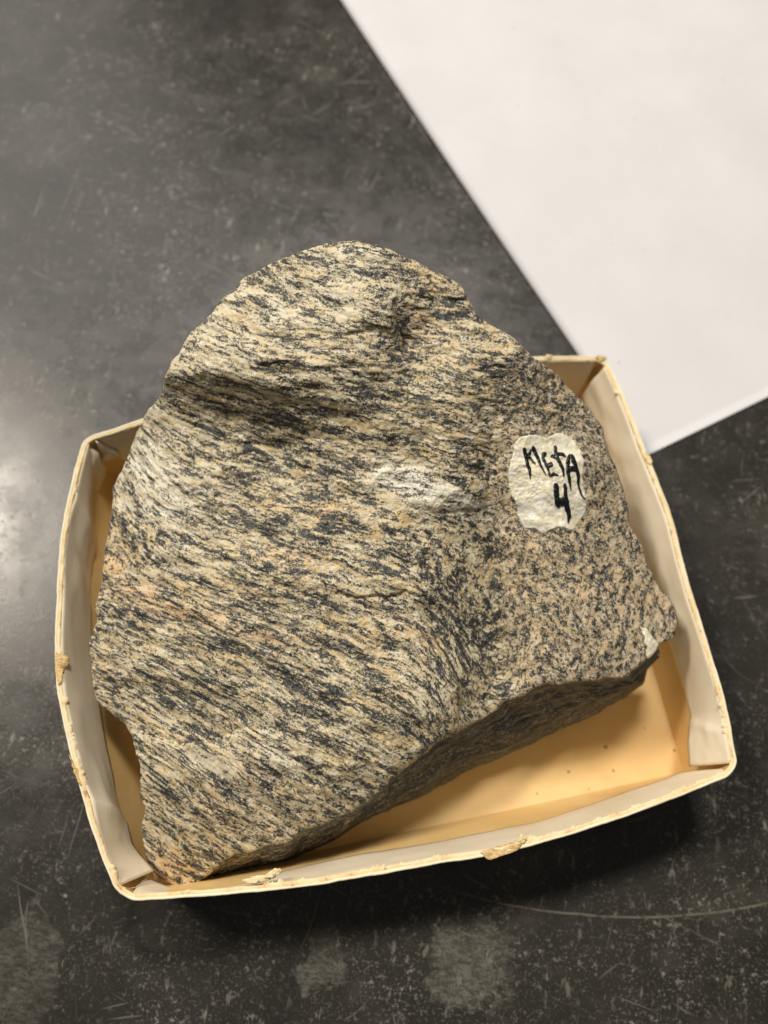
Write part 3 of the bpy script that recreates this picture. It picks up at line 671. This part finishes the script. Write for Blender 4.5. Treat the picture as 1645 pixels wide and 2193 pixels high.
dk = blobs([(600,900,90,22,14,.8),(700,1005,80,16,14,.9),(800,590,60,14,6,.8),(450,862,80,14,15,.35),(640,1160,60,26,15,.7),(1000,1340,90,50,50,.5),(820,850,60,25,15,.5),(960,1240,100,30,28,.6),(1120,800,60,70,0,.35),(1180,870,70,50,0,.3),
    (400,1500,140,22,14,.5),(640,1460,110,24,30,.4),(850,1520,90,24,30,.5),(720,1680,80,16,35,.5),(390,1700,40,30,20,.3),(1040,1200,20,150,0,.25),(380,1320,80,14,12,-.0),(280,1330,60,40,0,.3),(860,720,20,60,0,.4)])  # dark mica bands, plus shade painted on slopes, crease and notch
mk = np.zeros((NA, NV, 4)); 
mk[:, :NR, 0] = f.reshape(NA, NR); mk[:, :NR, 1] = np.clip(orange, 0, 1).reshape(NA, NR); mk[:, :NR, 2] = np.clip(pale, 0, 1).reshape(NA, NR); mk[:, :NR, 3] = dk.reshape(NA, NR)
mk[:, NR:, 3] = np.interp(np.abs(ang_n), [.0, .35, .8], [.4, 1.2, 1.7])[:, None]; mk[:, NR:, 0] = .45  # sides: more dark mica, with the front face's shade painted in
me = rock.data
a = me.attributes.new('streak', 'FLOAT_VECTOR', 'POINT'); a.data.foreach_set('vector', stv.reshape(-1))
a = me.attributes.new('mineral_shade', 'FLOAT_COLOR', 'POINT'); a.data.foreach_set('color', mk.reshape(-1))

# painted tag and chip, conforming to the rock
def patch(name, pts, mat, parent, lift=.00015, rings=46, n=300, seed=1, jag_=1.6):
    P = resample(np.array(pts + [pts[0]], float), n + 1, 3)[:-1]; c = P.mean(0)
    k = np.arange(n); d = P - c; d /= np.linalg.norm(d, axis=1)[:, None]
    P = P + d * (fbm(n3(k / 5., 0 * k), 3, seed) * jag_)[:, None]
    r = np.linspace(0, 1, rings); r[0] = .01
    X = c[0] + (P[:, 0] - c[0])[:, None] * r; Y = c[1] + (P[:, 1] - c[1])[:, None] * r
    zf = surf(X.ravel(), Y.ravel(), True)
    l = np.tile(lift * np.ones(rings), n); l[rings - 1::rings] = -.0004; l[rings - 2::rings] = lift * .8
    V_ = at(X.ravel(), Y.ravel(), zf + l)
    F = grid_faces(n, rings, True)[:, ::-1].tolist(); F.append([i * rings for i in range(n)])
    return mesh_obj(name, V_, F, mat, parent)
lab = [(400,230),(520,200),(640,190),(740,225),(800,245),(880,190),(1000,170),(1080,190),(1180,270),(1270,400),(1310,500),(1330,620),(1300,780),(1320,940),(1370,1080),(1350,1200),(1360,1300),(1290,1400),(1220,1480),(1210,1550),(1130,1570),(1000,1510),(900,1540),(780,1600),(720,1610),(620,1540),(480,1530),(420,1440),(375,1350),(380,1230),(330,1130),(270,1010),(250,850),(250,680),(280,560),(320,440),(325,320)]
lab = [(1050 + a / 6.58, 900 + b / 6.58) for a, b in lab]
label_o = patch('paint_label', lab, M_white, rock, seed=4, jag_=2.6)
label_o['label'] = 'cream white painted patch hand lettered META 4 in black'
chip = [(950,365),(985,370),(1010,410),(1035,440),(1050,460),(1030,500),(1005,530),(985,540),(975,500),(990,475),(965,450),(975,420),(955,395)]
chip_o = patch('paint_chip', [(1000 + a / 2.55, 1200 + b / 2.55) for a, b in chip], M_chip, rock, rings=20, n=120, seed=8, jag_=.8, lift=.0006)
chip_o['label'] = 'small white paint chip near the right corner'
strokes = [
 [(475,385,44),(500,500,50),(530,620,46),(560,720,42),(565,835,12)], [(535,530,36),(560,460,38),(575,410,26)], [(515,470,40),(570,540,38),(640,620,12)],
 [(598,365,40),(630,450,52),(680,550,46),(720,650,30),(785,770,14)],
 [(790,490,50),(755,470,60),(738,530,46),(790,620,40),(820,700,30),(845,790,28)], [(815,640,56),(860,620,70),(880,610,50)], [(840,790,28),(885,755,46),(965,775,10)],
 [(915,355,44),(918,440,50),(940,530,54),(985,600,50),(1025,690,44),(1040,800,18)], [(858,490,44),(910,520,50),(960,480,50),(1010,475,52),(1065,512,22)],
 [(1135,480,40),(1100,540,56),(1092,660,56),(1105,780,50),(1120,860,40),(1138,985,10)], [(1130,480,50),(1175,560,62),(1215,680,56),(1245,790,46),(1240,900,26),(1275,1020,28),(1300,1080,20),(1345,1110,10)], [(1095,690,66),(1160,680,70),(1215,700,50)],
 [(920,885,50),(930,960,72),(935,1070,70),(950,1200,62),(975,1230,30)], [(940,1150,110),(1010,1150,120),(1060,1140,110)], [(1048,885,30),(1058,950,58),(1060,1010,40),(1060,1080,60),(1075,1180,76),(1100,1290,60),(1120,1340,56),(1105,1400,36),(1102,1455,12)]]
LV, LF = [], []
for si, st in enumerate(strokes):
    P = resample(np.array([(1050 + a / 6.58, 900 + b / 6.58, wd * 1.28 / 6.58) for a, b, wd in st]), 40, 3)
    T = np.gradient(P[:, :2], axis=0); T /= np.linalg.norm(T, axis=1)[:, None]; N = np.stack([-T[:, 1], T[:, 0]], 1)
    k = np.arange(40); wj = P[:, 2] / 2 * (1 + .16 * vn(n3(k / 3., 0 * k + si), 7)); wj[0] *= .55; wj[-1] *= .5
    wk = P[:, 2] / 2 * (1 + .16 * vn(n3(k / 3., 0 * k + si + 9), 8)); wk[0] *= .55; wk[-1] *= .5
    off = len(LV) ; nc = 7
    X, Y, Zl = [], [], []
    for c_ in np.linspace(-1, 1, nc):
        ww = wj if c_ < 0 else wk
        X.append(P[:, 0] + N[:, 0] * c_ * ww); Y.append(P[:, 1] + N[:, 1] * c_ * ww); Zl.append(np.full(40, .00026 + .00016 * (1 - c_ * c_) + si * .000004 - (.0003 if abs(c_) > .99 else 0)))
    X = np.stack(X, 1).ravel(); Y = np.stack(Y, 1).ravel(); Zl = np.stack(Zl, 1).ravel()
    zf = surf(X, Y, True)
    LV += at(X, Y, zf + Zl).tolist(); LF += grid_faces(40, nc, False, off).tolist()
ink = mesh_obj('lettering', np.array(LV), LF, M_ink, label_o)
ink['label'] = 'black hand lettering reading META 4'
